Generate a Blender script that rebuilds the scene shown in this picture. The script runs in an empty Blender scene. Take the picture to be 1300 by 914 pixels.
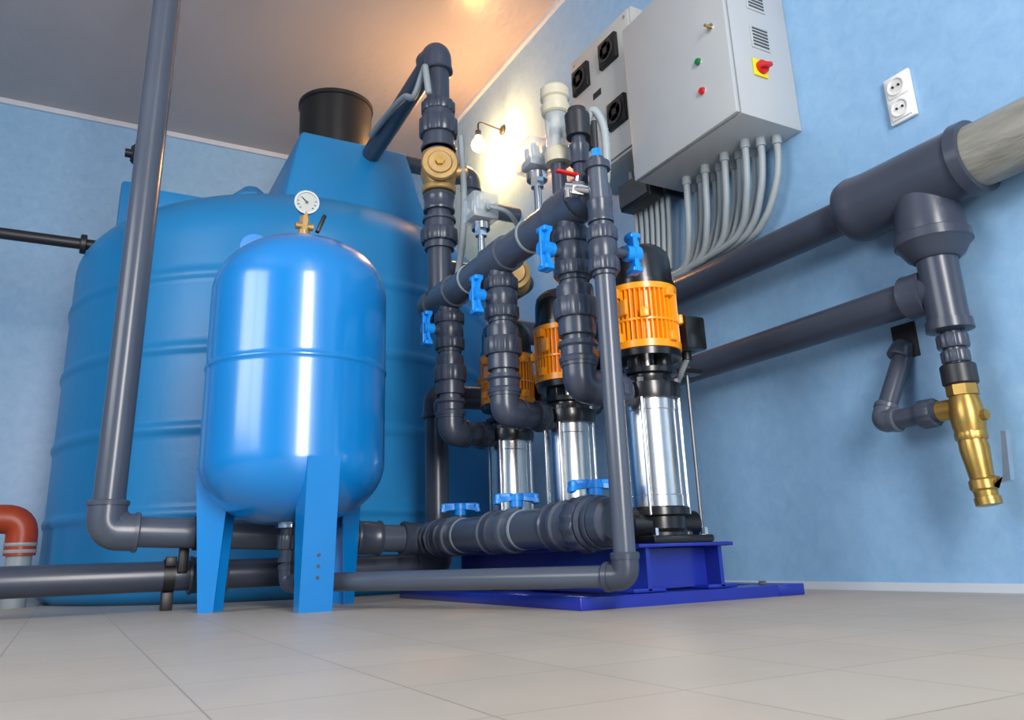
import bpy, bmesh, math, random
from mathutils import Vector, Matrix
random.seed(4)
V=Vector
# ------------------------------------------------------------------ materials
def srgb(r,g,b):
    f=lambda c:(c/255/12.92) if c/255<=0.04045 else ((c/255+0.055)/1.055)**2.4
    return (f(r),f(g),f(b),1)
def mat(name,col,rough=0.4,metal=0.0,coat=0.0,noise=0.06,nscale=8,bump=0.0,bscale=60,emit=None,estr=0,trans=0,alpha=1,stretch=None,spec=0.5,crough=0.07):
    m=bpy.data.materials.new(name); m.use_nodes=True
    nt=m.node_tree; b=nt.nodes['Principled BSDF']
    b.inputs['Roughness'].default_value=rough; b.inputs['Metallic'].default_value=metal
    b.inputs['Coat Weight'].default_value=coat; b.inputs['Coat Roughness'].default_value=crough
    b.inputs['Specular IOR Level'].default_value=spec
    b.inputs['Transmission Weight'].default_value=trans
    b.inputs['Alpha'].default_value=alpha
    tc=nt.nodes.new('ShaderNodeTexCoord')
    mp=nt.nodes.new('ShaderNodeMapping'); nt.links.new(tc.outputs['Object'],mp.inputs['Vector'])
    if stretch: mp.inputs['Scale'].default_value=stretch
    n=nt.nodes.new('ShaderNodeTexNoise'); n.inputs['Scale'].default_value=nscale; n.inputs['Detail'].default_value=5
    nt.links.new(mp.outputs['Vector'],n.inputs['Vector'])
    r=nt.nodes.new('ShaderNodeValToRGB')
    r.color_ramp.elements[0].position=0.3; r.color_ramp.elements[1].position=0.7
    r.color_ramp.elements[0].color=tuple(c*(1-noise) for c in col[:3])+(1,)
    r.color_ramp.elements[1].color=tuple(min(1,c*(1+noise)) for c in col[:3])+(1,)
    nt.links.new(n.outputs['Fac'],r.inputs['Fac']); nt.links.new(r.outputs['Color'],b.inputs['Base Color'])
    if bump>0:
        n2=nt.nodes.new('ShaderNodeTexNoise'); n2.inputs['Scale'].default_value=bscale
        nt.links.new(mp.outputs['Vector'],n2.inputs['Vector'])
        bp=nt.nodes.new('ShaderNodeBump'); bp.inputs['Strength'].default_value=bump; bp.inputs['Distance'].default_value=0.01
        nt.links.new(n2.outputs['Fac'],bp.inputs['Height']); nt.links.new(bp.outputs['Normal'],b.inputs['Normal'])
    if emit:
        b.inputs['Emission Color'].default_value=emit; b.inputs['Emission Strength'].default_value=estr
    return m
M={}
M['tank']=mat('polyethylene_blue',srgb(30,128,188),0.38,noise=0.05,nscale=3,bump=0.08,bscale=25)
M['vessel']=mat('gloss_blue_paint',srgb(2,128,206),0.28,coat=0.8,noise=0.02,spec=0.6,crough=0.14)
M['pvc']=mat('grey_pvc',srgb(76,84,98),0.26,noise=0.05,nscale=6)
M['pvcd']=mat('dark_grey_pvc',srgb(60,67,82),0.28,noise=0.05)
M['dark']=mat('dark_pipe',srgb(34,36,42),0.4)
M['hblue']=mat('handle_blue_plastic',srgb(20,135,225),0.35)
M['orange']=mat('orange_motor_enamel',srgb(248,156,20),0.3,coat=0.3,noise=0.04)
M['black']=mat('black_cast_enamel',srgb(20,21,24),0.28,coat=0.3)
M['blackp']=mat('black_plastic',srgb(22,22,24),0.42)
M['steel']=mat('brushed_stainless',(0.74,0.73,0.71,1),0.24,metal=1,noise=0.05,nscale=30)
M['chrome']=mat('chrome',(0.8,0.8,0.8,1),0.14,metal=1,noise=0.02)
M['zinc']=mat('zinc_plated',srgb(120,122,124),0.4,metal=0.7,noise=0.05)
M['brass']=mat('brass',srgb(180,146,78),0.32,metal=0.8,noise=0.15,nscale=20)
M['brassd']=mat('cast_bronze',srgb(176,144,92),0.42,metal=0.5,noise=0.15,nscale=20)
M['royal']=mat('royal_blue_steel',srgb(24,44,150),0.32,coat=0.2,noise=0.08)
M['cab']=mat('cabinet_grey_paint',srgb(178,182,184),0.36,noise=0.02)
M['cab2']=mat('cabinet_light_grey',srgb(186,186,182),0.4,noise=0.02)
M['gasket']=mat('dark_gap',srgb(70,74,78),0.6)
M['guard']=mat('fan_guard_black',srgb(40,41,44),0.4)
M['white']=mat('white_plastic',srgb(228,228,226),0.35,noise=0.01)
M['dial']=mat('gauge_dial_white',srgb(175,182,176),0.5,noise=0.01)
M['trim']=mat('trim_white',srgb(196,206,218),0.4,noise=0.02)
M['hose']=mat('grey_conduit',srgb(148,158,162),0.45,noise=0.03)
M['red']=mat('red_plastic',srgb(205,20,20),0.35)
M['green']=mat('green_plastic',srgb(0,120,60),0.35)
M['yellow']=mat('yellow_plastic',srgb(235,215,30),0.4)
M['sewer']=mat('terracotta_pipe',srgb(160,58,26),0.4,noise=0.08)
M['cream']=mat('cream_plastic',srgb(190,184,162),0.4,noise=0.02)
M['clear']=mat('clear_plastic',srgb(205,218,225),0.12,noise=0.02,alpha=0.4)
M['concrete']=mat('galvanised_wrap',srgb(136,136,128),0.42,noise=0.3,nscale=9,bump=0.35,bscale=30,stretch=(3,.6,3))
M['bulb']=mat('bulb_glow',(1,0.8,0.5,1),0.3,emit=(1,0.44,0.13,1),estr=640)

def wall_mat():
    m=bpy.data.materials.new('blue_wall_panels'); m.use_nodes=True
    nt=m.node_tree; b=nt.nodes['Principled BSDF']; b.inputs['Roughness'].default_value=0.32
    tc=nt.nodes.new('ShaderNodeTexCoord')
    n=nt.nodes.new('ShaderNodeTexNoise'); n.inputs['Scale'].default_value=18; n.inputs['Detail'].default_value=10; n.inputs['Roughness'].default_value=0.75; n.inputs['Distortion'].default_value=0.6
    nt.links.new(tc.outputs['Object'],n.inputs['Vector'])
    r=nt.nodes.new('ShaderNodeValToRGB')
    r.color_ramp.elements[0].position=0.28; r.color_ramp.elements[1].position=0.74
    r.color_ramp.elements[0].color=srgb(126,170,210); r.color_ramp.elements[1].color=srgb(150,190,224)
    nt.links.new(n.outputs['Fac'],r.inputs['Fac'])
    nt.links.new(r.outputs['Color'],b.inputs['Base Color'])
    return m
def floor_mat():
    m=bpy.data.materials.new('beige_floor_tiles'); m.use_nodes=True
    nt=m.node_tree; b=nt.nodes['Principled BSDF']; b.inputs['Roughness'].default_value=0.46
    tc=nt.nodes.new('ShaderNodeTexCoord')
    br=nt.nodes.new('ShaderNodeTexBrick'); br.offset=0.0
    br.inputs['Scale'].default_value=1; br.inputs['Brick Width'].default_value=0.2; br.inputs['Row Height'].default_value=0.2
    br.inputs['Mortar Size'].default_value=0.0014; br.inputs['Mortar Smooth'].default_value=0.3
    br.inputs['Color1'].default_value=srgb(184,175,162); br.inputs['Color2'].default_value=srgb(179,170,157); br.inputs['Mortar'].default_value=srgb(154,145,132)
    nt.links.new(tc.outputs['Object'],br.inputs['Vector'])
    n=nt.nodes.new('ShaderNodeTexNoise'); n.inputs['Scale'].default_value=9; n.inputs['Detail'].default_value=6
    nt.links.new(tc.outputs['Object'],n.inputs['Vector'])
    mx=nt.nodes.new('ShaderNodeMix'); mx.data_type='RGBA'; mx.blend_type='MULTIPLY'; mx.inputs['Factor'].default_value=0.15
    nt.links.new(br.outputs['Color'],mx.inputs[6]); nt.links.new(n.outputs['Fac'],mx.inputs[7])
    nt.links.new(mx.outputs[2],b.inputs['Base Color'])
    bp=nt.nodes.new('ShaderNodeBump'); bp.inputs['Strength'].default_value=0.2; bp.inputs['Distance'].default_value=0.002; bp.invert=True
    nt.links.new(br.outputs['Fac'],bp.inputs['Height']); nt.links.new(bp.outputs['Normal'],b.inputs['Normal'])
    return m
M['wall']=wall_mat(); M['floor']=floor_mat()
M['ceil']=mat('ceiling_panel',srgb(172,170,172),0.3,noise=0.03,nscale=2,bump=0.4,bscale=10,stretch=(1.6,1,1))

# ------------------------------------------------------------------ geometry helpers
COL=bpy.context.scene.collection
class Obj:
    def __init__(s,name,loc):
        s.e=bpy.data.objects.new(name,None); s.e.location=loc; s.e.empty_display_size=0.1
        COL.objects.link(s.e); s.loc=V(loc)
    def add(s,name,bm,m,ang=35,smooth=True):
        bmesh.ops.recalc_face_normals(bm,faces=bm.faces)
        bm.transform(Matrix.Translation(-s.loc))
        me=bpy.data.meshes.new(name); bm.to_mesh(me); bm.free()
        if smooth:
            for p in me.polygons: p.use_smooth=True
            me.set_sharp_from_angle(angle=math.radians(ang))
        me.materials.append(M[m] if isinstance(m,str) else m)
        o=bpy.data.objects.new(name,me); COL.objects.link(o); o.parent=s.e
        return o
def frame(ax):
    ax=V(ax).normalized(); u=ax.cross(V((0,0,1)))
    if u.length<0.01: u=V((1,0,0))
    u.normalize(); return ax,u,ax.cross(u).normalized()
def lathe(o,name,prof,org,ax,m,seg=48,teeth=0,ang=35,depth=0.05):
    bm=bmesh.new(); a,u,w=frame(ax); org=V(org); rings=[]
    if teeth: seg=teeth*4
    for h,r in prof:
        if r<=1e-5: rings.append([bm.verts.new(org+a*h)]); continue
        ring=[]
        for i in range(seg):
            t=2*math.pi*i/seg; rr=r
            if teeth and (i%4) in(0,1): rr=r*(1-depth)
            ring.append(bm.verts.new(org+a*h+(u*math.cos(t)+w*math.sin(t))*rr))
        rings.append(ring)
    for A,B in zip(rings,rings[1:]):
        if len(A)==1 and len(B)==1: continue
        n=max(len(A),len(B))
        for i in range(n):
            j=(i+1)%n
            if len(A)==1: bm.faces.new((A[0],B[i],B[j]))
            elif len(B)==1: bm.faces.new((A[i],B[0],A[j]))
            else: bm.faces.new((A[i],B[i],B[j],A[j]))
    for R in (rings[0],rings[-1]):
        if len(R)>1: bm.faces.new(R)
    return o.add(name,bm,m,ang)
def cyl(o,name,p0,p1,r,m,seg=32,r2=None,bev=0.0,**k):
    p0=V(p0);p1=V(p1);L=(p1-p0).length; r2=r if r2 is None else r2
    if bev: prof=[(0,r-bev),(bev,r),(L-bev,r2),(L,r2-bev)]
    else: prof=[(0,r),(L,r2)]
    return lathe(o,name,prof,p0,p1-p0,m,seg,**k)
def fillet(pts,br,n=8):
    pts=[V(p) for p in pts]; out=[pts[0]]
    for i in range(1,len(pts)-1):
        p=pts[i]; d0=(pts[i-1]-p); d1=(pts[i+1]-p)
        b=min(br,d0.length*0.49,d1.length*0.49)
        th=d0.angle(d1)
        if abs(th-math.pi)<0.02: out.append(p); continue
        a=p+d0.normalized()*b; c=p+d1.normalized()*b
        for k in range(n+1):
            t=k/n; out.append(a*(1-t)**2*1+p*2*t*(1-t)+c*t*t)
    out.append(pts[-1]); return out
def smooth_path(pts,n=12):
    pts=[V(p) for p in pts]; P=[pts[0]*2-pts[1]]+pts+[pts[-1]*2-pts[-2]]; out=[]
    for i in range(1,len(P)-2):
        for k in range(n):
            t=k/n; a,b,c,d=P[i-1],P[i],P[i+1],P[i+2]
            out.append(0.5*((2*b)+(c-a)*t+(2*a-5*b+4*c-d)*t*t+(3*b-a-3*c+d)*t**3))
    out.append(pts[-1]); return out
def resample(path,step):
    out=[path[0]]; acc=0
    for a,b in zip(path,path[1:]):
        L=(b-a).length
        if L<1e-9: continue
        pos=step-acc
        while pos<=L: out.append(a+(b-a)*(pos/L)); pos+=step
        acc=(acc+L)%step
    return out
def sweep(o,name,path,r,m,seg=24,ripple=0.0,ang=40):
    if ripple: path=resample(path,0.0045)
    bm=bmesh.new(); rings=[]; n=len(path); prev=None; u=None
    for i,p in enumerate(path):
        if i==0: t=path[1]-path[0]
        elif i==n-1: t=path[-1]-path[-2]
        else: t=(path[i+1]-p).normalized()+(p-path[i-1]).normalized()
        t=t.normalized()
        if u is None: _,u,_=frame(t)
        else: u=(u-t*u.dot(t)).normalized()
        w=t.cross(u); rr=r*(1+(ripple if i%2 else -ripple))
        rings.append([bm.verts.new(p+(u*math.cos(2*math.pi*k/seg)+w*math.sin(2*math.pi*k/seg))*rr) for k in range(seg)])
    for A,B in zip(rings,rings[1:]):
        for k in range(seg): bm.faces.new((A[k],B[k],B[(k+1)%seg],A[(k+1)%seg]))
    bm.faces.new(rings[0]); bm.faces.new(rings[-1])
    return o.add(name,bm,m,ang if not ripple else 80)
def pipe(o,name,pts,r,m='pvc',br=None,seg=32): return sweep(o,name,fillet(pts,br if br else r*1.7),r,m,seg)
def hose(o,name,pts,r,m='hose'): return sweep(o,name,smooth_path(pts),r,m,12,ripple=0.09)
def box(o,name,c,s,m,bev=0.0,rot=None,seg=2,top=None):
    bm=bmesh.new(); bmesh.ops.create_cube(bm,size=1)
    for v in bm.verts:
        v.co=V((v.co.x*s[0],v.co.y*s[1],v.co.z*s[2]))
        if top and v.co.z>0: v.co.x*=top[0]; v.co.y*=top[1]
    if bev: bmesh.ops.bevel(bm,geom=list(bm.edges),offset=bev,segments=seg,affect='EDGES',profile=0.5)
    if rot is not None: bm.transform(rot.to_4x4())
    bm.transform(Matrix.Translation(V(c)))
    return o.add(name,bm,m,30)
def coupling(o,name,c,ax,r,L,m='pvcd'):
    R=r*1.22
    lathe(o,name,[(-L/2,r*0.98),(-L/2,R*1.05),(-L/2+0.008,R*1.07),(-L/2+0.014,R),(L/2-0.014,R),(L/2-0.008,R*1.07),(L/2,R*1.05),(L/2,r*0.98)],c,ax,m)
def nut(o,name,c,ax,R,L,m='pvcd',teeth=14):
    lathe(o,name,[(-L/2,R*0.85),(-L/2,R*0.96),(-L/2+0.004,R),(L/2-0.004,R),(L/2,R*0.96),(L/2,R*0.85)],c,ax,m,teeth=teeth)
def union(o,name,c,ax,r,L=0.1,m='pvcd'):
    a=V(ax).normalized(); c=V(c)
    lathe(o,name+'_body',[(-L/2,r*1.0),(-L/2,r*1.2),(-L*.1,r*1.22),(L*.1,r*1.22),(L/2,r*1.2),(L/2,r)],c,ax,m)
    nut(o,name+'_nut',c+a*L*0.08,ax,r*1.52,L*0.42,m)
    lathe(o,name+'_lip',[(-.006,r),(-.006,r*1.36),(.006,r*1.36),(.006,r)],c-a*(L/2-0.006),ax,m)
def elbow(o,name,c,d0,d1,r,m='pvcd',k=1.9):
    c=V(c); d0=V(d0).normalized(); d1=V(d1).normalized(); R=r*1.2; L=r*k
    sweep(o,name,fillet([c+d0*L,c,c+d1*L],L*0.8,10),R,m,32)
    for i,d in enumerate((d0,d1)):
        lathe(o,name+'_lip_%d'%(i+1),[(-0.012,R*0.98),(-0.012,R*1.07),(0.0,R*1.09),(0.004,R*1.0),(0.004,r)],c+d*L,d,m)
def handle(o,name,c,nrm,along,L=0.13,W=0.042):
    n=V(nrm).normalized(); a=V(along).normalized(); a=(a-n*a.dot(n)).normalized(); s=n.cross(a).normalized(); c=V(c)
    prof=[(0,.55),(.15,.5),(.3,.34),(.55,.36),(.75,.5),(.93,.5),(1,.3)]
    pts=[(x*L/2,w*W) for x,w in prof]+[(x*L/2,-w*W) for x,w in reversed(prof)]
    pts+= [(-x*L/2,-w*W) for x,w in prof[1:]]+[(-x*L/2,w*W) for x,w in reversed(prof[1:])]
    bm=bmesh.new()
    vs=[bm.verts.new(c+a*x+s*y-n*(0.010*(abs(x)/(L/2))**2)) for x,y in pts]
    face=bm.faces.new(vs)
    r=bmesh.ops.extrude_face_region(bm,geom=[face])
    for v in [g for g in r['geom'] if isinstance(g,bmesh.types.BMVert)]: v.co+=n*0.012
    bmesh.ops.triangulate(bm,faces=[fc for fc in bm.faces if len(fc.verts)>4])
    o.add(name+'_wing',bm,'hblue',30)
    bm2=Matrix((s,a,n)).transposed()
    box(o,name+'_ridge',c+n*0.014,(0.009,L*0.86,0.016),'hblue',0.003,rot=bm2)
    for sg in (-1,1):
        box(o,name+'_tip%s'%('a' if sg<0 else 'b'),c+a*sg*L*0.42+n*0.004,(W*0.95,L*0.12,0.03),'hblue',0.004,rot=bm2)
    cyl(o,name+'_hub',c-n*0.02,c+n*0.02,W*0.5,'hblue',20)
def ballvalve(o,name,c,ax,r,hn,hal,L=0.15,out=0.085,hL=0.13):
    a=V(ax).normalized(); c=V(c); h=V(hn).normalized()
    lathe(o,name+'_body',[(-L*.5,r),(-L*.5,r*1.2),(-L*.36,r*1.2),(-L*.2,r*1.25),(-L*.12,r*1.42),(L*.12,r*1.42),(L*.2,r*1.25),(L*.36,r*1.2),(L*.5,r*1.2),(L*.5,r)],c,ax,'pvcd')
    nut(o,name+'_nut_a',c+a*L*0.3,ax,r*1.55,L*0.24)
    nut(o,name+'_nut_b',c-a*L*0.3,ax,r*1.55,L*0.24)
    cyl(o,name+'_stem',c,c+h*(out),r*0.45,'pvcd',20)
    handle(o,name+'_handle',c+h*out,h,hal,L=hL)

# ------------------------------------------------------------------ room
WX=2.05; LX=-2.6; BY=5.38; NY=-1.7; CZ=3.02
def slab(name,lo,hi,m):
    lo=V(lo);hi=V(hi); bm=bmesh.new(); bmesh.ops.create_cube(bm,size=1)
    for v in bm.verts: v.co=V((v.co.x*(hi-lo).x,v.co.y*(hi-lo).y,v.co.z*(hi-lo).z))
    me=bpy.data.meshes.new(name); bm.to_mesh(me); bm.free(); me.materials.append(M[m])
    o=bpy.data.objects.new(name,me); o.location=(lo+hi)/2; COL.objects.link(o); return o
slab('floor',(LX-.1,NY-.1,-.1),(WX+.1,BY+.1,0),'floor')
slab('ceiling',(LX-.1,NY-.1,CZ),(WX+.1,BY+.1,CZ+.1),'ceil')
slab('wall_back',(LX-.1,BY,0),(WX+.1,BY+.1,CZ),'wall')
slab('wall_right',(WX,NY,0),(WX+.1,BY,CZ),'wall')
FW=(-.25,.75,.3,2.75)
def windowed(name,axis,pos,th,a0,a1,w0,w1,z0,z1):
    o=Obj(name,(0,0,0))
    segs=[(a0,w0,0,CZ),(w1,a1,0,CZ),(w0,w1,0,z0),(w0,w1,z1,CZ)]
    for i,(s,e,b,t) in enumerate(segs):
        if axis=='y': box(o,'panel_%d'%(i+1),((s+e)/2,pos+th/2,(b+t)/2),(e-s,abs(th),t-b),'wall')
        else: box(o,'panel_%d'%(i+1),(pos+th/2,(s+e)/2,(b+t)/2),(abs(th),e-s,t-b),'wall')
windowed('wall_front','y',NY,-.1,LX-.1,WX+.1,*FW)
windowed('wall_left','x',LX,-.1,NY,BY,0.2,2.4,0.9,2.5)  # opening in this unseen wall is added to let fill light in
def window(name,axis,pos,w0,w1,z0,z1,mull=True):
    o=Obj(name,(0,0,0)); f=0.05
    def b(n,s,e,bz,t):
        if axis=='y': box(o,n,((s+e)/2,pos,(bz+t)/2),(e-s,0.06,t-bz),'white',0.005)
        else: box(o,n,(pos,(s+e)/2,(bz+t)/2),(0.06,e-s,t-bz),'white',0.005)
    b('jamb_1',w0,w0+f,z0,z1); b('jamb_2',w1-f,w1,z0,z1); b('sill',w0,w1,z0,z0+f); b('head',w0,w1,z1-f,z1)
    if mull: b('mullion',(w0+w1)/2-.03,(w0+w1)/2+.03,z0,z1)
window('window_1','y',NY-.03,*FW,mull=False)
window('fill_window_left','x',LX-.03,0.2,2.4,0.9,2.5)  # made-up window frame around the left fill light
slab('baseboard_right',(WX-.012,NY,0),(WX,BY,0.022),'trim')
slab('baseboard_back',(LX,BY-.012,0),(WX,BY,0.022),'trim')
slab('trim_1',(LX,BY-.022,CZ-.035),(WX,BY,CZ),'trim')
slab('trim_2',(WX-.022,NY,CZ-.03),(WX,BY,CZ),'trim')

# ------------------------------------------------------------------ big storage tank
TC=(0.96,4.22); TR=1.06
t=Obj('water_storage_tank',(TC[0],TC[1],0))
prof=[(0.0,TR-.03),(0.02,TR-.006),(0.035,TR),(0.05,TR)]
def rib(z,amt=0.010): return [(z-.045,TR),(z-.03,TR),(z-.022,TR+amt*.25),(z-.012,TR+amt*.8),(z,TR+amt),(z+.012,TR+amt*.8),(z+.022,TR+amt*.25),(z+.03,TR),(z+.045,TR)]
for z in (0.33,0.66,0.99,1.31): prof+=rib(z)
z0=1.5; H=0.41; prof.append((1.46,TR))
for k in range(0,33):
    a=k/32*math.pi/2
    c_,s_=math.cos(a)**0.85 if k<32 else 0,math.sin(a)**0.98
    prof.append((z0+H*s_,TR*c_))
lathe(t,'tank_body',prof,(TC[0],TC[1],0),(0,0,1),'tank',seg=128,ang=60)
box(t,'manway_riser',(1.09,3.97,1.97),(0.75,1.0,0.46),'tank',0.02,top=(0.74,0.82),seg=3)
cyl(t,'manway_neck',(1.07,3.88,2.19),(1.07,3.88,2.24),0.21,'tank',48,bev=0.01)
lathe(t,'manway_lid',[(0,.18),(0,.19),(.33,.196),(.335,.204),(.355,.204),(.36,.196),(.36,0)],(1.07,3.88,2.215),(0,0,1),'blackp',seg=64)
cyl(t,'vent_hump',(0.64,3.85,1.74),(0.64,3.85,1.97),0.10,'tank',32,bev=0.06)
box(t,'side_lug',(0.10,4.05,1.78),(0.10,0.2,0.34),'tank',0.015)
box(t,'top_ledge',(0.34,3.9,1.78),(0.40,0.2,0.18),'tank',0.03)
cyl(t,'inlet_flange',(-0.1,4.3,1.72),(-0.07,4.3,1.72),0.05,'dark',bev=.004)
pipe(t,'inlet_pipe',[(LX+.002,4.3,1.72),(0.0,4.3,1.72)],0.028,'dark')
cyl(t,'float_valve_stem',(0.12,4.0,1.9),(0.12,4.0,2.2),0.028,'dark'); cyl(t,'float_valve_nut',(0.12,4.0,2.08),(0.12,4.0,2.16),0.045,'dark',8)
cyl(t,'float_valve_cross',(0.05,4.0,2.12),(0.22,4.0,2.12),0.022,'dark')
pipe(t,'overflow_pipe',[(1.30,3.6,2.16),(1.76,3.6,2.16),(1.76,3.6,1.98),(2.05,3.6,1.98)],.045,'pvcd',br=.08)
elbow(t,'overflow_elbow',(1.76,3.6,2.16),(-1,0,0),(0,0,-1),.045)

# ------------------------------------------------------------------ pressure vessel
VX,VY=0.60,2.53; R=0.28
v=Obj('pressure_vessel',(VX,VY,0))
prof=[(0.245,0.05),(0.25,0.07)]
for k in range(4,25):
    a=k/24*math.pi/2; prof.append((0.43-0.19*math.cos(a),R*math.sin(a)**0.9))
prof+=[(0.445,R),(0.70,R),(0.7105,R),(0.712,R+.001),(0.715,R+.0035),(0.722,R+.0035),(0.725,R+.001),(0.7265,R),(0.737,R),(0.955,R)]
for k in range(0,24):
    a=k/24*math.pi/2; prof.append((0.97+0.205*math.sin(a),R*math.cos(a)**0.9))
prof.append((1.175,0))
lathe(v,'shell',prof,(VX,VY,0),(0,0,1),'vessel',seg=128,ang=50)
for n,ad in (('front',273.7),('left',153.7),('right',33.7)):
    a=math.radians(ad); d=V((math.cos(a),math.sin(a),0)); s=V((-d.y,d.x,0)); w=0.047; C=V((VX,VY,0))
    bm=bmesh.new()
    rt,rb=R+0.004,R-0.03; zt=0.42; inn=0.1
    def quad(*p): bm.faces.new([bm.verts.new(q) for q in p])
    A=C+d*rt-s*w+V((0,0,zt)); B=C+d*rt+s*w+V((0,0,zt)); D=C+d*rb-s*w; E=C+d*rb+s*w
    quad(A,B,E,D)
    quad(A,D,D-d*0.045,C+d*(rt-inn)-s*w+V((0,0,zt-.09)),)
    quad(B,E,E-d*0.045,C+d*(rt-inn)+s*w+V((0,0,zt-.09)),)
    bmesh.ops.remove_doubles(bm,verts=bm.verts,dist=1e-5)
    bmesh.ops.recalc_face_normals(bm,faces=bm.faces)
    bmesh.ops.solidify(bm,geom=list(bm.faces),thickness=0.005)
    v.add('leg_'+n,bm,'vessel',30)
    for hz in (0.12,0.09,0.15):
        p=C+d*(rb+(rt-rb)*hz/zt); cyl(v,'leg_hole_%s_%d'%(n,int(hz*100)),p+V((0,0,hz))-d*0.001,p+V((0,0,hz))+d*0.002,0.005,'gasket',12)
lathe(v,'lifting_lug',[(0,.022),(0,.05),(.008,.05),(.008,.022),(0,.022)],(VX-0.155,VY,1.13),(0,1,0),'vessel',32)
lathe(v,'top_boss',[(0,.03),(.02,.03),(.02,.02),(.05,.02),(.05,0)],(VX,VY,1.168),(0,0,1),'brassd',24)
cyl(v,'gauge_valve_body',(VX,VY,1.2),(VX,VY,1.27),0.016,'brassd',6)
cyl(v,'gauge_valve_side',(VX-.03,VY,1.235),(VX+.03,VY,1.235),0.012,'brassd',12)
box(v,'gauge_valve_lever',(VX+.055,VY-.01,1.25),(0.014,0.02,0.07),'blackp',0.003,rot=Matrix.Rotation(math.radians(20),3,'Y'))
gd=V((-0.15,-0.98,-0.1)).normalized(); gc=V((VX+0.005,VY,1.323))
lathe(v,'gauge_case',[(-.018,0),(-.018,.034),(-.012,.040),(.012,.042),(.012,.035),(.008,.035),(.008,0)],gc,gd,'zinc',48)
lathe(v,'gauge_dial',[(.0082,.0345),(.0095,.0345),(.0095,0)],gc,gd,'dial',40)
_,gu,gw=frame(gd)
for k in range(11):
    a=math.radians(-135+27*k); dd=(V((0,0,1))*math.cos(a)+gu*math.sin(a))
    cyl(v,'gauge_tick_%d'%k,gc+gd*.0102+dd*.026,gc+gd*.0102+dd*.032,0.0012,'blackp',6)
cyl(v,'gauge_needle',gc+gd*.0112,gc+gd*.0112+(V((0,0,1))*.6+gu*.6).normalized()*.025,0.0018,'blackp',6)
cyl(v,'gauge_hub',gc+gd*.009,gc+gd*.013,0.005,'blackp',12)
cyl(v,'gauge_stem',gc-V((0,0,.06)),gc-V((0,0,.036)),0.009,'brassd',12)
lathe(v,'outlet_flange',[(0,.05),(.012,.05),(.012,.03)],(VX,VY,0.235),(0,0,1),'chrome',32)
vo=v
union(vo,'outlet_union',(VX,VY,0.185),(0,0,1),0.026,0.1)
SPX,SPY=1.12,1.535; SZ=0.075
dd=V((SPX-VX,SPY-VY,0)).normalized()
elbow(vo,'outlet_elbow',(VX,VY,SZ),(0,0,1),dd,0.026)
pipe(vo,'outlet_run',[V((VX,VY,0.14)),V((VX,VY,SZ)),V((SPX,SPY,SZ))],0.026,'pvc')
elbow(vo,'riser_elbow',(SPX,SPY,SZ),-dd,(0,0,1),0.026)
pipe(vo,'riser',[V((SPX,SPY,SZ)),V((SPX,SPY,1.10))],0.026,'pvc')
ballvalve(vo,'riser_valve',(SPX,SPY,0.865),(0,0,1),0.026,(0.9,-0.1,0),(0,0,1),L=0.14,out=0.085,hL=0.11)
coupling(vo,'riser_coupling',(SPX,SPY,0.97),(0,0,1),0.026,0.06)
lathe(vo,'riser_top_cap',[(0,.026),(0,.034),(.02,.034),(.02,.02),(.035,.02),(.035,0)],(SPX,SPY,1.09),(0,0,1),'pvcd')
cyl(vo,'riser_sensor_nut',(SPX,SPY,1.12),(SPX,SPY,1.15),0.014,'hblue',6)
cyl(vo,'riser_sensor',(SPX,SPY,1.15),(SPX,SPY,1.235),0.008,'dark',12)
# small tap with red lever
tp=v
cyl(tp,'tap_body',(MXt:=1.06,1.60,1.06),(SPX,1.56,1.045),.014,'chrome',16); cyl(tp,'tap_hex',(1.075,1.595,1.057),(1.105,1.585,1.053),.022,'chrome',6)
cyl(tp,'tap_spout',(1.065,1.598,1.06),(1.06,1.59,1.02),.010,'chrome',12)
cyl(tp,'tap_stem',(1.09,1.59,1.06),(1.09,1.585,1.09),.008,'chrome',12)
box(tp,'tap_lever',(1.06,1.585,1.093),(.07,.016,.008),'red',.003)

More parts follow.
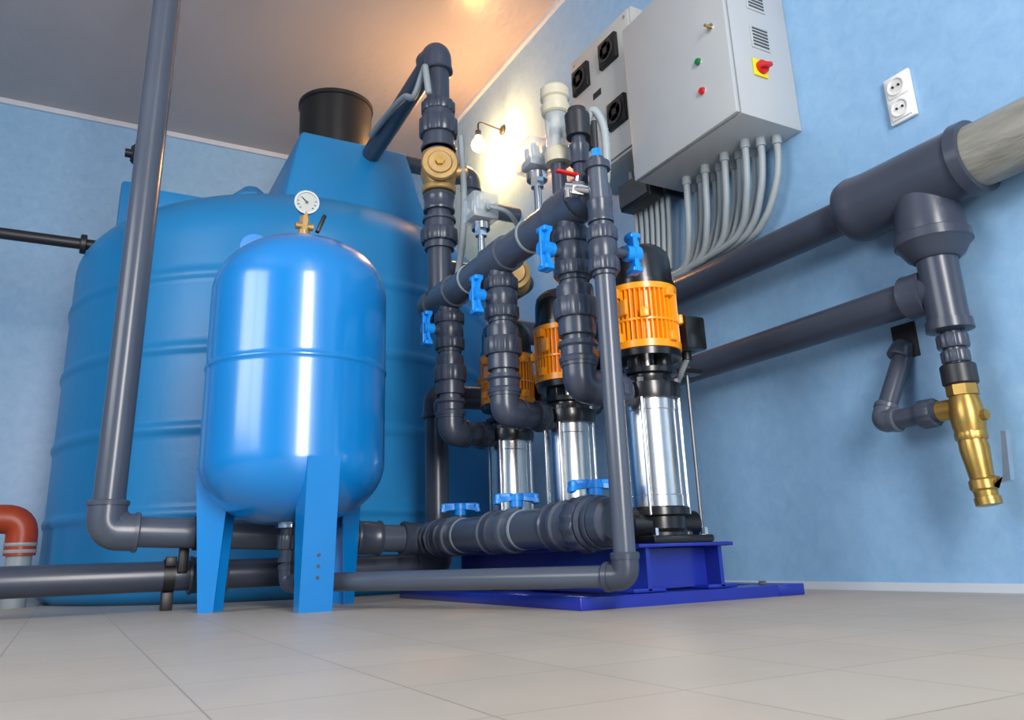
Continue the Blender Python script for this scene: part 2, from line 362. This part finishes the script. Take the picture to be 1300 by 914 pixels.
# ------------------------------------------------------------------ pumps
PX=1.40; PY=[1.75,2.175,2.585]
def pump(y,i):
    p=Obj('multistage_pump',(PX,y,0.147)); c=(PX,y,0); Z=(0,0,1)
    def L(n,prof,m,**k): lathe(p,n,prof,c,Z,m,**k)
    box(p,'foot_plate',(PX,y,0.157),(0.20,0.20,0.02),'black',0.006)
    L('base_casting',[(.165,.085),(.175,.085),(.185,.07),(.215,.07),(.22,.086),(.238,.086),(.24,.07)],'black')
    cyl(p,'suction_port',(PX-.115,y,.198),(PX,y,.198),0.042,'black',bev=.004)
    cyl(p,'drain_port',(PX,y,.198),(PX+.12,y,.198),0.036,'black',bev=.004)
    for s in(-1,1):
        for q in(-1,1): cyl(p,'anchor_bolt_%d%d'%(s+1,q+1),(PX+s*.082,y+q*.082,.165),(PX+s*.082,y+q*.082,.185),0.009,'chrome',6)
    L('steel_sleeve',[(.238,.070),(.242,.0745),(.27,.0745),(.272,.073),(.50,.073),(.502,.0745),(.535,.0745),(.538,.07)],'steel',seg=64,ang=20)
    for k in range(4):
        a=math.radians(45+90*k-8); q=V((math.cos(a),math.sin(a),0))*.083
        cyl(p,'tie_rod_%d'%(k+1),V((PX,y,.22))+q,V((PX,y,.572))+q,0.005,'steel',12)
        cyl(p,'tie_rod_nut_%d'%(k+1),V((PX,y,.575))+q,V((PX,y,.587))+q,0.010,'zinc',6)
    L('head_casting',[(.53,.07),(.533,.088),(.555,.092),(.575,.09),(.578,.074),(.592,.068),(.60,.068),(.604,.082),(.618,.084),(.62,.05)],'black')
    L('shaft',[(.60,.022),(.68,.022)],'steel')
    for k in range(4):
        a=math.radians(20+90*k); q=V((math.cos(a),math.sin(a),0))*.058
        box(p,'lantern_post_%d'%(k+1),V((PX,y,.638))+q,(.034,.034,.05),'black',.004,rot=Matrix.Rotation(a,3,'Z'))
    L('motor_flange',[(.648,.05),(.65,.098),(.668,.10),(.672,.09),(.68,.088)],'black')
    bm=bmesh.new(); rings=[]; N=44; seg=N*4
    for z in (.676,.852):
        rings.append([bm.verts.new(V((PX,y,z))+V((math.cos(2*math.pi*k/seg),math.sin(2*math.pi*k/seg),0))*(.101 if k%4 in(0,1) else .087)) for k in range(seg)])
    for k in range(seg): bm.faces.new((rings[0][k],rings[1][k],rings[1][(k+1)%seg],rings[0][(k+1)%seg]))
    bm.faces.new(rings[0]); bm.faces.new(rings[1]); p.add('motor_stator',bm,'orange',25)
    L('motor_bottom_band',[(.668,.092),(.67,.103),(.69,.104),(.694,.09)],'orange')
    L('motor_top_band',[(.836,.09),(.839,.1035),(.856,.1035),(.859,.09)],'orange')
    L('motor_mid_band',[(.745,.09),(.747,.1025),(.753,.1025),(.755,.09)],'orange')
    for k in range(8):
        a=math.radians(10+45*k); q=V((math.cos(a),math.sin(a),0))
        for z in((.70,.83) if k%2==0 else (.765,)): box(p,'motor_lug_%d_%d'%(k,int(z*100)),V((PX,y,z))+q*.104,(.02,.026,.028),'orange',.004,rot=Matrix.Rotation(a,3,'Z'))
    box(p,'nameplate',V((PX,y,.785))+V((-.098,-.03,0)),(.012,.055,.045),'orange',.003)
    L('fan_cover',[(.853,.09),(.855,.100),(.87,.1005),(.872,.095),(.94,.093),(.965,.088),(.978,.076),(.982,.052),(.982,0)],'black',seg=64)
    for k in range(5):
        L('fan_grille_%d'%(k+1),[(.9815,.068-.012*k),(.984,.068-.012*k),(.984,.063-.012*k),(.9815,.063-.012*k)],'blackp')
    box(p,'terminal_box',(PX+.132,y-.02,.73),(.075,.11,.10),'black',.008)
    cyl(p,'cable_gland',(PX+.135,y-.02,.66),(PX+.135,y-.02,.682),0.014,'blackp',12)
    hose(p,'motor_cable',[(PX+.135,y-.02,.665),(PX+.15,y+.04,.62),(PX+.20,y+.11,.63),(PX+.21,y+.17,.62)],.009)
    return p
for i,y in enumerate(PY): pump(y,i)

# ------------------------------------------------------------------ base frame
b=Obj('pump_base_frame',(1.39,2.25,0))
X0,X1,Y0,Y1=1.065,1.80,1.645,2.83
box(b,'rail_left',((X0+.05),(Y0+Y1)/2,.015),(.1,Y1-Y0,.03),'royal',.003)
box(b,'rail_right',((X1-.05),(Y0+Y1)/2,.015),(.1,Y1-Y0,.03),'royal',.003)
for k,yy in enumerate((Y0+.052,(Y0+Y1)/2,Y1-.052)): box(b,'cross_rail_%d'%(k+1),((X0+X1)/2,yy,.0145),(X1-X0-.19,.1,.029),'royal')
for n,xx in (('a',1.29),('b',1.53)):
    box(b,'beam_%s_web'%n,(xx,2.22,.087),(.012,1.1,.106),'royal')
    box(b,'beam_%s_top'%n,(xx,2.22,.1415),(.10,1.1,.010),'royal',.002)
    box(b,'beam_%s_bottom'%n,(xx,2.22,.035),(.10,1.1,.010),'royal',.002)
for k,yy in enumerate(PY):
    box(b,'pump_plate_%d'%(k+1),(PX,yy,.1425),(.3,.2,.009),'royal',.002)
    box(b,'cross_channel_%d'%(k+1),(1.41,yy-.02,.085),(.23,.012,.10),'royal')
for k,(xx,yy) in enumerate(((1.70,1.70),(1.10,2.78),(1.70,2.78))): cyl(b,'anchor_%d'%(k+1),(xx,yy,.03),(xx,yy,.04),.010,'zinc',6)

# ------------------------------------------------------------------ suction manifold
MX=1.15; SM=0.20
s=Obj('suction_manifold',(MX,2.2,SM))
pipe(s,'header',[(MX,1.63,SM),(MX,2.79,SM),(0.1,2.79,.245),(.125,2.79,2.99)],0.047,'pvc',br=0.10)
pipe(s,'header_thick',[(MX,1.83,SM),(MX,2.62,SM)],0.055,'pvc')
union(s,'end_union',(MX,1.715,SM),(0,1,0),0.047,0.13)
lathe(s,'end_cap',[(0,0),(0,.045),(.01,.058),(.045,.06),(.045,.047)],(MX,1.60,SM),(0,1,0),'pvcd')
for k,yy in enumerate((1.845,2.215,2.60)): coupling(s,'header_coupling_%d'%(k+1),(MX,yy,SM),(0,1,0),0.05,0.06)
for yy,n in ((2.45,'a'),(2.05,'b')): lathe(s,'header_ring_'+n,[(-.006,.05),(-.006,.0565),(.006,.0565),(.006,.05)],(MX,yy,SM),(0,1,0),'hose')
for k,yy in enumerate(PY):
    lathe(s,'tee_%d'%(k+1),[(-.075,.05),(-.075,.064),(-.06,.066),(-.055,.06),(.055,.06),(.06,.066),(.075,.064),(.075,.05)],(MX,yy+.0,SM),(0,1,0),'pvc')
    pipe(s,'branch_%d'%(k+1),[(MX,yy,SM),(PX-.116,yy,SM)],0.036,'pvc')
    cyl(s,'branch_stem_%d'%(k+1),(MX+.045,yy,SM),(MX+.045,yy,SM+.085),.018,'pvcd')
    handle(s,'branch_handle_%d'%(k+1),(MX+.045,yy,SM+.092),(0,0,1),(1,-.35,0),L=.14)
elbow(s,'header_elbow',(MX,2.79,SM),(0,-1,0),(-1,0,.043),0.047)
elbow(s,'riser_elbow',(.1,2.79,.243),(1,0,-.04),(0,0,1),0.047,m='pvc')
coupling(s,'coupling_a',(.93,2.79,.209),(1,0,-.043),.047,.09)
# ------------------------------------------------------------------ lower return pipe (wall -> floor)
WP=1.935
w=Obj('wall_supply_pipe',(WP,1.9,.76))
pipe(w,'run',[(WP,1.17,.76),(WP,2.9,.76),(1.245,2.9,.76),(1.245,2.9,.105),(LX+.002,2.9,.105)],0.047,'pvcd',br=.09)
elbow(w,'elbow_1',(1.245,2.9,.76),(1,0,0),(0,0,-1),.047); elbow(w,'elbow_2',(1.245,2.9,.105),(0,0,1),(-1,0,0),.047)
elbow(w,'elbow_3',(WP,2.9,.76),(0,-1,0),(-1,0,0),.047)
coupling(w,'coupling_1',(.42,2.9,.105),(1,0,0),.047,.12)
for k,(xx,yy,zz) in enumerate(((.30,2.9,.105),(.37,2.79,.234))):
    lathe(w,'clip_strap_%d'%(k+1),[(-.017,.047),(-.017,.053),(.017,.053),(.017,.047)],(xx,yy,zz),(1,0,0),'blackp')
    box(w,'clip_ear_%d'%(k+1),(xx,yy-.045,zz+.045),(.034,.02,.03),'blackp',.003)
box(w,'clip_stand',(.30,2.9,.028),(.034,.05,.056),'blackp',.003)
box(w,'clip_link',(.335,2.845,.165),(.03,.016,.1),'blackp',.003)
for n,xx in(('a',-.9),('b',.85)):
    box(w,'stand_base_'+n,(xx,2.9,.006),(.05,.1,.012),'blackp'); box(w,'stand_post_'+n,(xx,2.9,.03),(.035,.05,.05),'blackp',.003)
    lathe(w,'stand_strap_'+n,[(-.017,.0475),(-.017,.053),(.017,.053),(.017,.0475)],(xx,2.9,.105),(1,0,0),'blackp')

# ------------------------------------------------------------------ discharge manifold
DZ=1.065
d=Obj('discharge_manifold',(MX,2.1,DZ))
pipe(d,'header',[(MX,1.60,DZ),(MX,2.70,DZ)],0.052,'pvc')
lathe(d,'header_cap_far',[(-.05,.052),(-.05,.062),(.0,.062),(.012,.05),(.015,0)],(MX,2.72,DZ),(0,1,0),'pvcd')
lathe(d,'header_cap_near',[(0,0),(0,.05),(.01,.058),(.06,.060),(.06,.052)],(MX,1.585,DZ),(0,1,0),'pvcd')
for k,yy in enumerate(PY):
    y2=yy-.03
    lathe(d,'saddle_%d'%(k+1),[(-.06,.052),(-.06,.06),(.06,.06),(.06,.052)],(MX,y2,DZ),(0,1,0),'pvc')
    pipe(d,'drop_%d'%(k+1),[(MX,y2,DZ-.03),(MX,y2,.553),(PX-.06,yy,.553)],0.038,'pvc',br=.08)
    ballvalve(d,'drop_valve_%d'%(k+1),(MX,y2,.925),(0,0,1),.036,(-1,-.1,0),(0,0,1),L=.16,out=.09)
    lathe(d,'check_valve_%d'%(k+1),[(.0,.038),(.0,.05),(.02,.052),(.05,.048),(.10,.048),(.12,.052),(.14,.05),(.14,.038)],(MX,y2,.69),(0,0,1),'pvcd')
    nut(d,'check_nut_%d'%(k+1),(MX,y2,.765),(0,0,1),.060,.055)
    lathe(d,'socket_%d'%(k+1),[(0,.038),(0,.052),(.012,.054),(.018,.047),(.04,.047),(.046,.054),(.058,.052),(.058,.038)],(MX,y2,.615),(0,0,1),'pvcd')
    elbow(d,'drop_elbow_%d'%(k+1),(MX,y2,.553),(0,0,1),(1,.12,0),.038,k=1.7)
    nut(d,'pump_nut_%d'%(k+1),(MX+.13,yy-.014,.553),(1,.12,0),.05,.03)
CY=2.64
pipe(d,'column',[(MX,CY,DZ),(MX,CY,2.16),(MX+.02,3.62,2.14)],0.047,'pvcd',br=.10)
elbow(d,'column_elbow',(MX,CY,2.16),(0,0,-1),(0.02,1,0),.048)
union(d,'column_union_top',(MX,CY,1.79),(0,0,1),.052,.17)
nut(d,'column_nut_top',(MX,CY,1.895),(0,0,1),.070,.045)
union(d,'column_union_low',(MX,CY,1.34),(0,0,-1),.048,.13)
coupling(d,'column_coupling',(MX,CY,1.47),(0,0,1),.048,.07)
cyl(d,'bronze_valve_flange_top',(MX,CY,1.665),(MX,CY,1.69),.068,'brassd',bev=.004)
cyl(d,'bronze_valve_flange_low',(MX,CY,1.515),(MX,CY,1.54),.068,'brassd',bev=.004)
lathe(d,'bronze_valve_body',[(.0,.05),(.03,.064),(.07,.073),(.11,.064),(.14,.05)],(MX,CY,1.533),(0,0,1),'brassd')
vd=V((-.35,-.93,0)).normalized(); vc=V((MX,CY,1.603))
lathe(d,'bronze_valve_dial',[(.03,.05),(.080,.070),(.090,.072),(.098,.067),(.098,.049),(.104,.044),(.104,0)],vc,vd,'brassd')
cyl(d,'bronze_valve_plug',vc+vd*.10,vc+vd*.12,.018,'brass',6)
cyl(d,'bronze_valve_port',vc,vc+V((.11,-.03,.02)),.026,'brassd',bev=.003)
pipe(d,'link_pipe',[(MX,CY,1.20),(1.55,CY,1.20),(1.55,2.9,1.20)],0.036,'pvcd')
lathe(d,'link_valve',[(-.05,.03),(-.05,.058),(-.035,.062),(.035,.062),(.05,.058),(.05,.03)],(1.47,CY,1.20),(1,0,0),'brassd')
lathe(d,'link_valve_dial',[(.0,.05),(.065,.066),(.08,.066),(.085,.05),(.095,.045),(.095,0)],(1.47,CY,1.20),(-.45,-.9,0),'brassd')
for k in range(3):
    yy=PY[k]+.19 if k<2 else 2.50
    lathe(d,'strap_ring_%d'%k,[(-.004,.052),(-.004,.0555),(.004,.0555),(.004,.052)],(MX,yy,DZ),(0,1,0),'hose')

# rotameter on manifold
rm=Obj('flow_meter',(MX,1.76,1.3)); ry=1.765
cyl(rm,'stem',(MX,ry,1.12),(MX,ry,1.22),.022,'pvcd')
lathe(rm,'lower_nut',[(0,.024),(0,.038),(.035,.041),(.045,.036)],(MX,ry,1.225),(0,0,1),'cream')
cyl(rm,'tube',(MX,ry,1.265),(MX,ry,1.40),.033,'clear')
cyl(rm,'scale',(MX,ry+.004,1.265),(MX,ry+.004,1.405),.014,'cream',16)
cyl(rm,'float',(MX,ry+.004,1.32),(MX,ry+.004,1.34),.02,'zinc',16)
lathe(rm,'upper_nut',[(0,.036),(.005,.042),(.028,.044),(.032,.038),(.05,.038),(.055,.044),(.085,.043),(.095,.034),(.10,0)],(MX,ry,1.385),(0,0,1),'cream')
av=Obj('air_vent_valve',(MX,1.655,1.2))
cyl(av,'stem',(MX,1.655,1.12),(MX,1.655,1.26),.02,'pvcd'); coupling(av,'socket',(MX,1.655,1.2),(0,0,1),.022,.06)
lathe(av,'body',[(0,.022),(0,.034),(.07,.036),(.075,.028),(.09,.026),(.09,0)],(MX,1.655,1.255),(0,0,1),'dark')
hose(av,'vent_hose',[(MX+.03,1.66,1.30),(1.19,1.63,1.34),(1.215,1.62,1.28),(1.22,1.63,1.15),(1.24,1.7,1.05)],.012)
for yy,zz in ((1.89,1.29),(2.28,1.28)):
    q=Obj('pressure_switch',(MX,yy,zz))
    cyl(q,'stem',(MX,yy,1.12),(MX,yy,zz-.04),.012,'chrome',12); cyl(q,'hex_nut',(MX,yy,zz-.085),(MX,yy,zz-.062),.022,'chrome',6)
    cyl(q,'bellows',(MX,yy,zz-.062),(MX,yy,zz-.038),.032,'chrome',24)
    box(q,'cover',(MX,yy,zz+.016),(.10,.10,.10),'clear',.012)
    box(q,'mechanism',(MX,yy,zz-.01),(.07,.07,.03),'zinc',.004)
    for j,(ox,oy) in enumerate(((-.02,-.02),(.02,-.02),(-.02,.02),(.02,.02))): cyl(q,'spring_post_%d'%j,(MX+ox,yy+oy,zz),(MX+ox,yy+oy,zz+.05),.008,'chrome',12)
    cyl(q,'adjuster',(MX,yy,zz),(MX,yy,zz+.055),.012,'cream',12)
    cyl(q,'gland',(MX,yy-.07,zz),(MX,yy-.045,zz),.012,'hose',12)
    hose(q,'cable',[(MX,yy-.07,zz),(MX+.06,yy-.1,zz-.03),(MX+.16,yy-.04,zz-.09),(MX+.3,yy+.1,zz-.06),(MX+.42,yy+.25,zz+.0)],.008)

# ------------------------------------------------------------------ main pipe on wall with tee and drain
m=Obj('water_main_pipe',(WP,1.2,1.066))
Zm=1.066
pipe(m,'run',[(WP,1.35,Zm),(WP,2.9,Zm),(1.55,2.9,Zm),(1.55,2.9,1.2)],0.052,'pvcd',br=.09)
lathe(m,'tee_body',[(0,.08),(0,.098),(.03,.10),(.035,.092),(.30,.092),(.34,.095),(.36,.098),(.385,.092),(.405,.07),(.405,.052)],(WP,1.02,Zm),(0,1,0),'pvcd',seg=64)
pipe(m,'wrapped_main',[(WP,-.6,Zm),(WP,1.06,Zm)],0.083,'concrete')
TY=1.18
lathe(m,'tee_branch',[(0,.07),(.10,.085),(.135,.085),(.14,.094),(.165,.096),(.17,.088),(.20,.07),(.21,.056),(.21,.04)],(WP,TY,Zm-.02),(0,0,-1),'pvcd',seg=64)
lathe(m,'drop_pipe',[(0,.05),(.19,.05),(.19,.056),(.215,.057),(.22,.04)],(WP,TY,.86),(0,0,-1),'pvcd')
lathe(m,'side_socket',[(.04,.05),(.04,.06),(.08,.06),(.095,.062),(.10,.047)],(WP,TY,.76),(0,1,0),'pvcd')
nut(m,'drain_nut_1',(WP,TY,.615),(0,0,1),.038,.035); cyl(m,'drain_pipe',(WP,TY,.66),(WP,TY,.50),.026,'pvcd')
nut(m,'drain_nut_2',(WP,TY,.575),(0,0,1),.034,.03); cyl(m,'drain_socket',(WP,TY,.555),(WP,TY,.502),.042,'dark',bev=.004)
dv=Obj('brass_drain_valve',(WP,TY,.4))
cyl(dv,'hex_top',(WP,TY,.501),(WP,TY,.475),.038,'brass',8)
lathe(dv,'body',[(0,.030),(.02,.036),(.05,.040),(.085,.038),(.115,.031)],(WP,TY,.482),(0,0,-1),'brass')
nut(dv,'collar',(WP,TY,.375),(0,0,1),.037,.022,'brass',8)
lathe(dv,'lower_body',[(0,.032),(.03,.034),(.07,.030),(.10,.027),(.105,.032),(.125,.032),(.13,.027),(.16,.025)],(WP,TY,.37),(0,-.06,-1),'brass')
lathe(dv,'spout_lip',[(0,.025),(.002,.030),(.02,.030),(.022,.02)],(WP,TY-.009,.227),(0,-.12,-1),'brass')
cyl(dv,'side_port',(WP,TY,.447),(WP,TY+.07,.447),.026,'brass',bev=.002)
cyl(dv,'upper_plug',(WP,TY,.42),(WP,TY-.050,.42),.014,'brass',8)
cyl(dv,'lever_stem',(WP,TY,.275),(WP,TY-.045,.262),.010,'brass',12)
bm=bmesh.new(); Lp=[(TY-.033,.250),(TY-.048,.243),(TY-.062,.270),(TY-.078,.375),(TY-.090,.373),(TY-.078,.260)]
vs=[bm.verts.new((WP-.009,a_,z_)) for a_,z_ in Lp]; fc=bm.faces.new(vs); r=bmesh.ops.extrude_face_region(bm,geom=[fc])
for g in r['geom']:
    if isinstance(g,bmesh.types.BMVert): g.co.x+=.018
dv.add('lever',bm,'steel',30)
sp=Obj('wall_feed_pipe',(WP,1.35,.5))
pipe(sp,'pipe',[(WP,TY+.07,.447),(WP,1.42,.447),(WX-.005,1.385,.665)],.026,'pvcd')
elbow(sp,'elbow',(WP,1.42,.447),(0,-1,0),(.115,-.035,.218),.026,m='pvc')
nut(sp,'nut',(WP,1.28,.447),(0,1,0),.038,.04)
elbow(sp,'elbow_top',(WX-.02,1.39,.66),(-.115,.035,-.218),(1,0,0),.024,k=1.2)
box(sp,'wall_opening',(WX-.002,1.385,.68),(.006,.075,.10),'dark')
# ------------------------------------------------------------------ cabinets
c=Obj('control_cabinet',(1.9,1.9,1.8))
cx0,cx1,cy0,cy1,cz0,cz1=1.775,WX,1.624,2.17,1.48,2.15
box(c,'enclosure',((cx0+cx1)/2,(cy0+cy1)/2,(cz0+cz1)/2),(cx1-cx0,cy1-cy0,cz1-cz0),'cab',.004)
box(c,'door_gasket',(cx0-.003,(cy0+cy1)/2,(cz0+cz1)/2),(.008,cy1-cy0-.012,cz1-cz0-.012),'gasket')
box(c,'door',(cx0-.013,(cy0+cy1)/2,(cz0+cz1)/2),(.018,cy1-cy0-.001,cz1-cz0-.001),'cab',.005)
def onx(n,y,z,r,mm,h=.008): cyl(c,n,(cx0-.022,y,z),(cx0-.022-h,y,z),r,mm,20)
onx('lock_bezel',1.69,1.84,.014,'chrome',.006); onx('lock_key',1.69,1.84,.005,'brass',.03)
onx('green_lamp_bezel',1.765,1.75,.014,'chrome',.004); onx('green_lamp',1.765,1.75,.011,'green',.012)
onx('red_lamp_bezel',1.762,1.633,.014,'chrome',.004); onx('red_lamp',1.762,1.633,.011,'red',.012)
box(c,'switch_plate',(1.885,cy0-.004,1.675),(.065,.008,.065),'yellow',.004)
cyl(c,'switch_knob',(1.885,cy0-.006,1.675),(1.885,cy0-.02,1.675),.024,'red',24)
box(c,'switch_lever',(1.885,cy0-.028,1.675),(.05,.022,.016),'red',.004,rot=Matrix.Rotation(math.radians(-15),3,'Y'))
for vz in(1.80,1.955):
    box(c,'vent_plate_%d'%int(vz*100),(1.905,cy0-.002,vz),(.085,.004,.09),'cab',.001)
    for k in range(6): box(c,'vent_louvre_%d_%d'%(int(vz*100),k),(1.905,cy0-.005,vz-.033+.013*k),(.07,.003,.005),'gasket')
for k in range(13):
    yy=1.69+.034*k; xx=(1.995,1.955,1.915)[k%3]
    cyl(c,'gland_%d'%k,(xx,yy,1.48),(xx,yy,1.45),.017,'hose',12)
    lane=1.995-.02*(k%3)
    hose(c,'conduit_%d'%k,[(xx,yy,1.47),(xx,yy+.004,1.40),(xx+.3*(lane-xx),yy+.03,1.31-.004*k),(lane,yy+.10,1.21-.004*k),(lane,yy+.22,1.165-.003*k),(lane,2.35,1.145+.003*k),(lane,2.5,1.15+.004*k)],.0122)
c2=Obj('inverter_cabinet',(1.95,2.44,2.0))
fx=1.85
box(c2,'enclosure',((fx+WX)/2,2.45,2.02),(WX-fx,.46,.64),'cab2',.006)
box(c2,'front_lip',(fx-.006,2.45,2.02),(.012,.44,.62),'cab2',.004)
def fan(y,z,k):
    box(c2,'fan_frame_%d'%k,(fx-.02,y,z),(.022,.125,.125),'blackp',.006)
    for j,rr in enumerate((.052,.039,.026)): lathe(c2,'fan_guard_%d_%d'%(k,j),[(-.002,rr-.002),(-.002,rr),(.003,rr),(.003,rr-.002)],(fx-.034,y,z),(-1,0,0),'guard')
    cyl(c2,'fan_hub_%d'%k,(fx-.03,y,z),(fx-.038,y,z),.016,'dark',20)
    for j in range(4):
        a=math.radians(45+90*j); cyl(c2,'fan_spoke_%d_%d'%(k,j),(fx-.035,y,z),(fx-.035,y+math.cos(a)*.055,z+math.sin(a)*.055),.0025,'guard',6)
for k,(y,z) in enumerate(((2.37,2.205),(2.585,2.195),(2.34,1.89),(2.585,1.885))): fan(y,z,k+1)
for k,(y,z) in enumerate(((2.25,2.30),(2.64,2.30),(2.25,1.74),(2.64,1.74))): cyl(c2,'screw_%d'%k,(fx-.012,y,z),(fx-.016,y,z),.008,'chrome',10)
box(c2,'label',(fx-.0125,2.48,2.06),(.002,.06,.03),'dark')
for k in range(7):
    yy=2.25+.035*k; hose(c2,'conduit_%d'%k,[(1.97,yy,1.71),(1.98,yy,1.5),(1.99,yy+.02,1.35),(1.99,yy+.04,1.20)],.011)
jb=Obj('junction_box',(1.93,2.3,1.5)); box(jb,'body',(1.91,2.33,1.54),(.07,.2,.12),'blackp',.006); box(jb,'lid',(1.87,2.33,1.54),(.012,.18,.10),'gasket',.004)
box(jb,'bracket',(2.0,2.225,1.54),(.10,.012,.1),'blackp')
h1=Obj('float_sensor_cable',(1.12,2.9,2.1))
hose(h1,'conduit',[(1.10,3.35,2.13),(1.09,3.1,2.10),(1.08,2.85,2.05),(1.075,2.72,1.98),(1.08,2.62,2.05),(1.075,2.59,2.02),(1.075,2.56,1.90)],.013)
h2=Obj('column_sensor_cable',(1.22,2.6,1.5))
hose(h2,'conduit',[(1.23,2.6,1.77),(1.24,2.6,1.5),(1.22,2.58,1.3),(1.19,2.57,1.13)],.013)
st=Obj('threaded_rod_support',(1.60,1.80,.35)); cyl(st,'rod',(1.60,1.81,.145),(1.60,1.81,.70),.005,'zinc',10); box(st,'bracket',(1.60,1.81,.645),(.08,.05,.014),'black'); box(st,'foot_tab',(1.59,1.81,.1415),(.06,.04,.008),'royal')
cyl(st,'nut',(1.60,1.81,.652),(1.60,1.81,.662),.012,'zinc',6)
# ------------------------------------------------------------------ sewer pipe, socket, lamp
sw=Obj('sewer_outlet',(-.15,3.9,.3))
pipe(sw,'orange_pipe',[(-1.5,3.9,.345),(-.165,3.9,.345),(-.165,3.9,.2)],.058,'sewer',br=.08)
lathe(sw,'orange_collar',[(0,.052),(0,.067),(.04,.069),(.045,.052)],(-.31,3.9,.345),(1,0,0),'sewer')
cyl(sw,'grey_stub',(-.165,3.9,.0),(-.165,3.9,.24),.047,'hose'); coupling(sw,'grey_collar',(-.165,3.9,.23),(0,0,1),.047,.04,'hose')
so=Obj('wall_socket',(WX,1.258,1.4))
sy,sz=1.258,1.398
box(so,'frame',(WX-.007,sy,sz),(.014,.085,.155),'white',.005)
for k,zz in enumerate((sz+.036,sz-.036)):
    box(so,'insert_%d'%(k+1),(WX-.015,sy,zz),(.008,.066,.066),'white',.004)
    lathe(so,'ring_%d'%(k+1),[(0,.028),(.004,.028),(.004,.024),(-.004,.022),(-.004,0)],(WX-.019,sy,zz),(-1,0,0),'white')
    for q in(-1,1): cyl(so,'hole_%d%d'%(k,q+1),(WX-.0185,sy+q*.0095,zz),(WX-.0235,sy+q*.0095,zz),.0035,'blackp',10)
LXp,LYp,LZp=1.88,3.73,2.47
la=Obj('wall_lamp',(LXp,LYp,LZp))
cyl(la,'backplate',(WX,LYp,LZp+.12),(WX-.015,LYp,LZp+.12),.03,'dark',bev=.003)
pipe(la,'arm',[(WX-.01,LYp,LZp+.12),(LXp,LYp,LZp+.14),(LXp,LYp,LZp+.08)],.005,'dark',br=.04)
cyl(la,'lamp_holder',(LXp,LYp,LZp+.04),(LXp,LYp,LZp+.075),.018,'dark',16)
lathe(la,'bulb',[(0,.014),(.02,.020),(.045,.037),(.065,.042),(.085,.035),(.100,.018),(.105,0)],(LXp,LYp,LZp+.045),(0,0,-1),'bulb')

# ------------------------------------------------------------------ lights
def area(name,loc,rot,sx,sy,e,col):
    l=bpy.data.lights.new(name,'AREA'); l.shape='RECTANGLE'; l.size=sx; l.size_y=sy; l.energy=e; l.color=col
    o=bpy.data.objects.new(name,l); o.location=loc; o.rotation_euler=rot; COL.objects.link(o)
area('daylight_window_front',((FW[0]+FW[1])/2,NY-.09,(FW[2]+FW[3])/2),(math.radians(90),0,0),.9,2.35,160,(1,.96,.92))
area('fill_light_left',(LX-.09,1.3,1.7),(math.radians(90),0,math.radians(-90)),2.1,1.5,60,(1,.98,.97))  # added fill from an invented window on the left, softens the dark side
wd=bpy.data.worlds.new('World'); bpy.context.scene.world=wd; wd.use_nodes=True
wd.node_tree.nodes['Background'].inputs['Color'].default_value=(.75,.85,1,1); wd.node_tree.nodes['Background'].inputs['Strength'].default_value=1.0
# ------------------------------------------------------------------ camera
cam=bpy.data.cameras.new('camera'); co=bpy.data.objects.new('camera',cam); COL.objects.link(co)
dX=V((1910,-228,-1008)).normalized(); dY=V((-570,-316,-1008)); dY=(dY-dX*dY.dot(dX)).normalized(); dZ=dX.cross(dY)
co.matrix_world=Matrix.Translation((0,0,.125))@Matrix((dX,dY,dZ)).to_4x4()
cam.sensor_width=36; cam.sensor_fit='HORIZONTAL'; cam.lens=1008/1300*36; cam.shift_y=-45/1300; cam.clip_start=.02
bpy.context.scene.camera=co
bpy.context.scene.view_settings.view_transform='Standard'
bpy.context.scene.view_settings.exposure=0.0
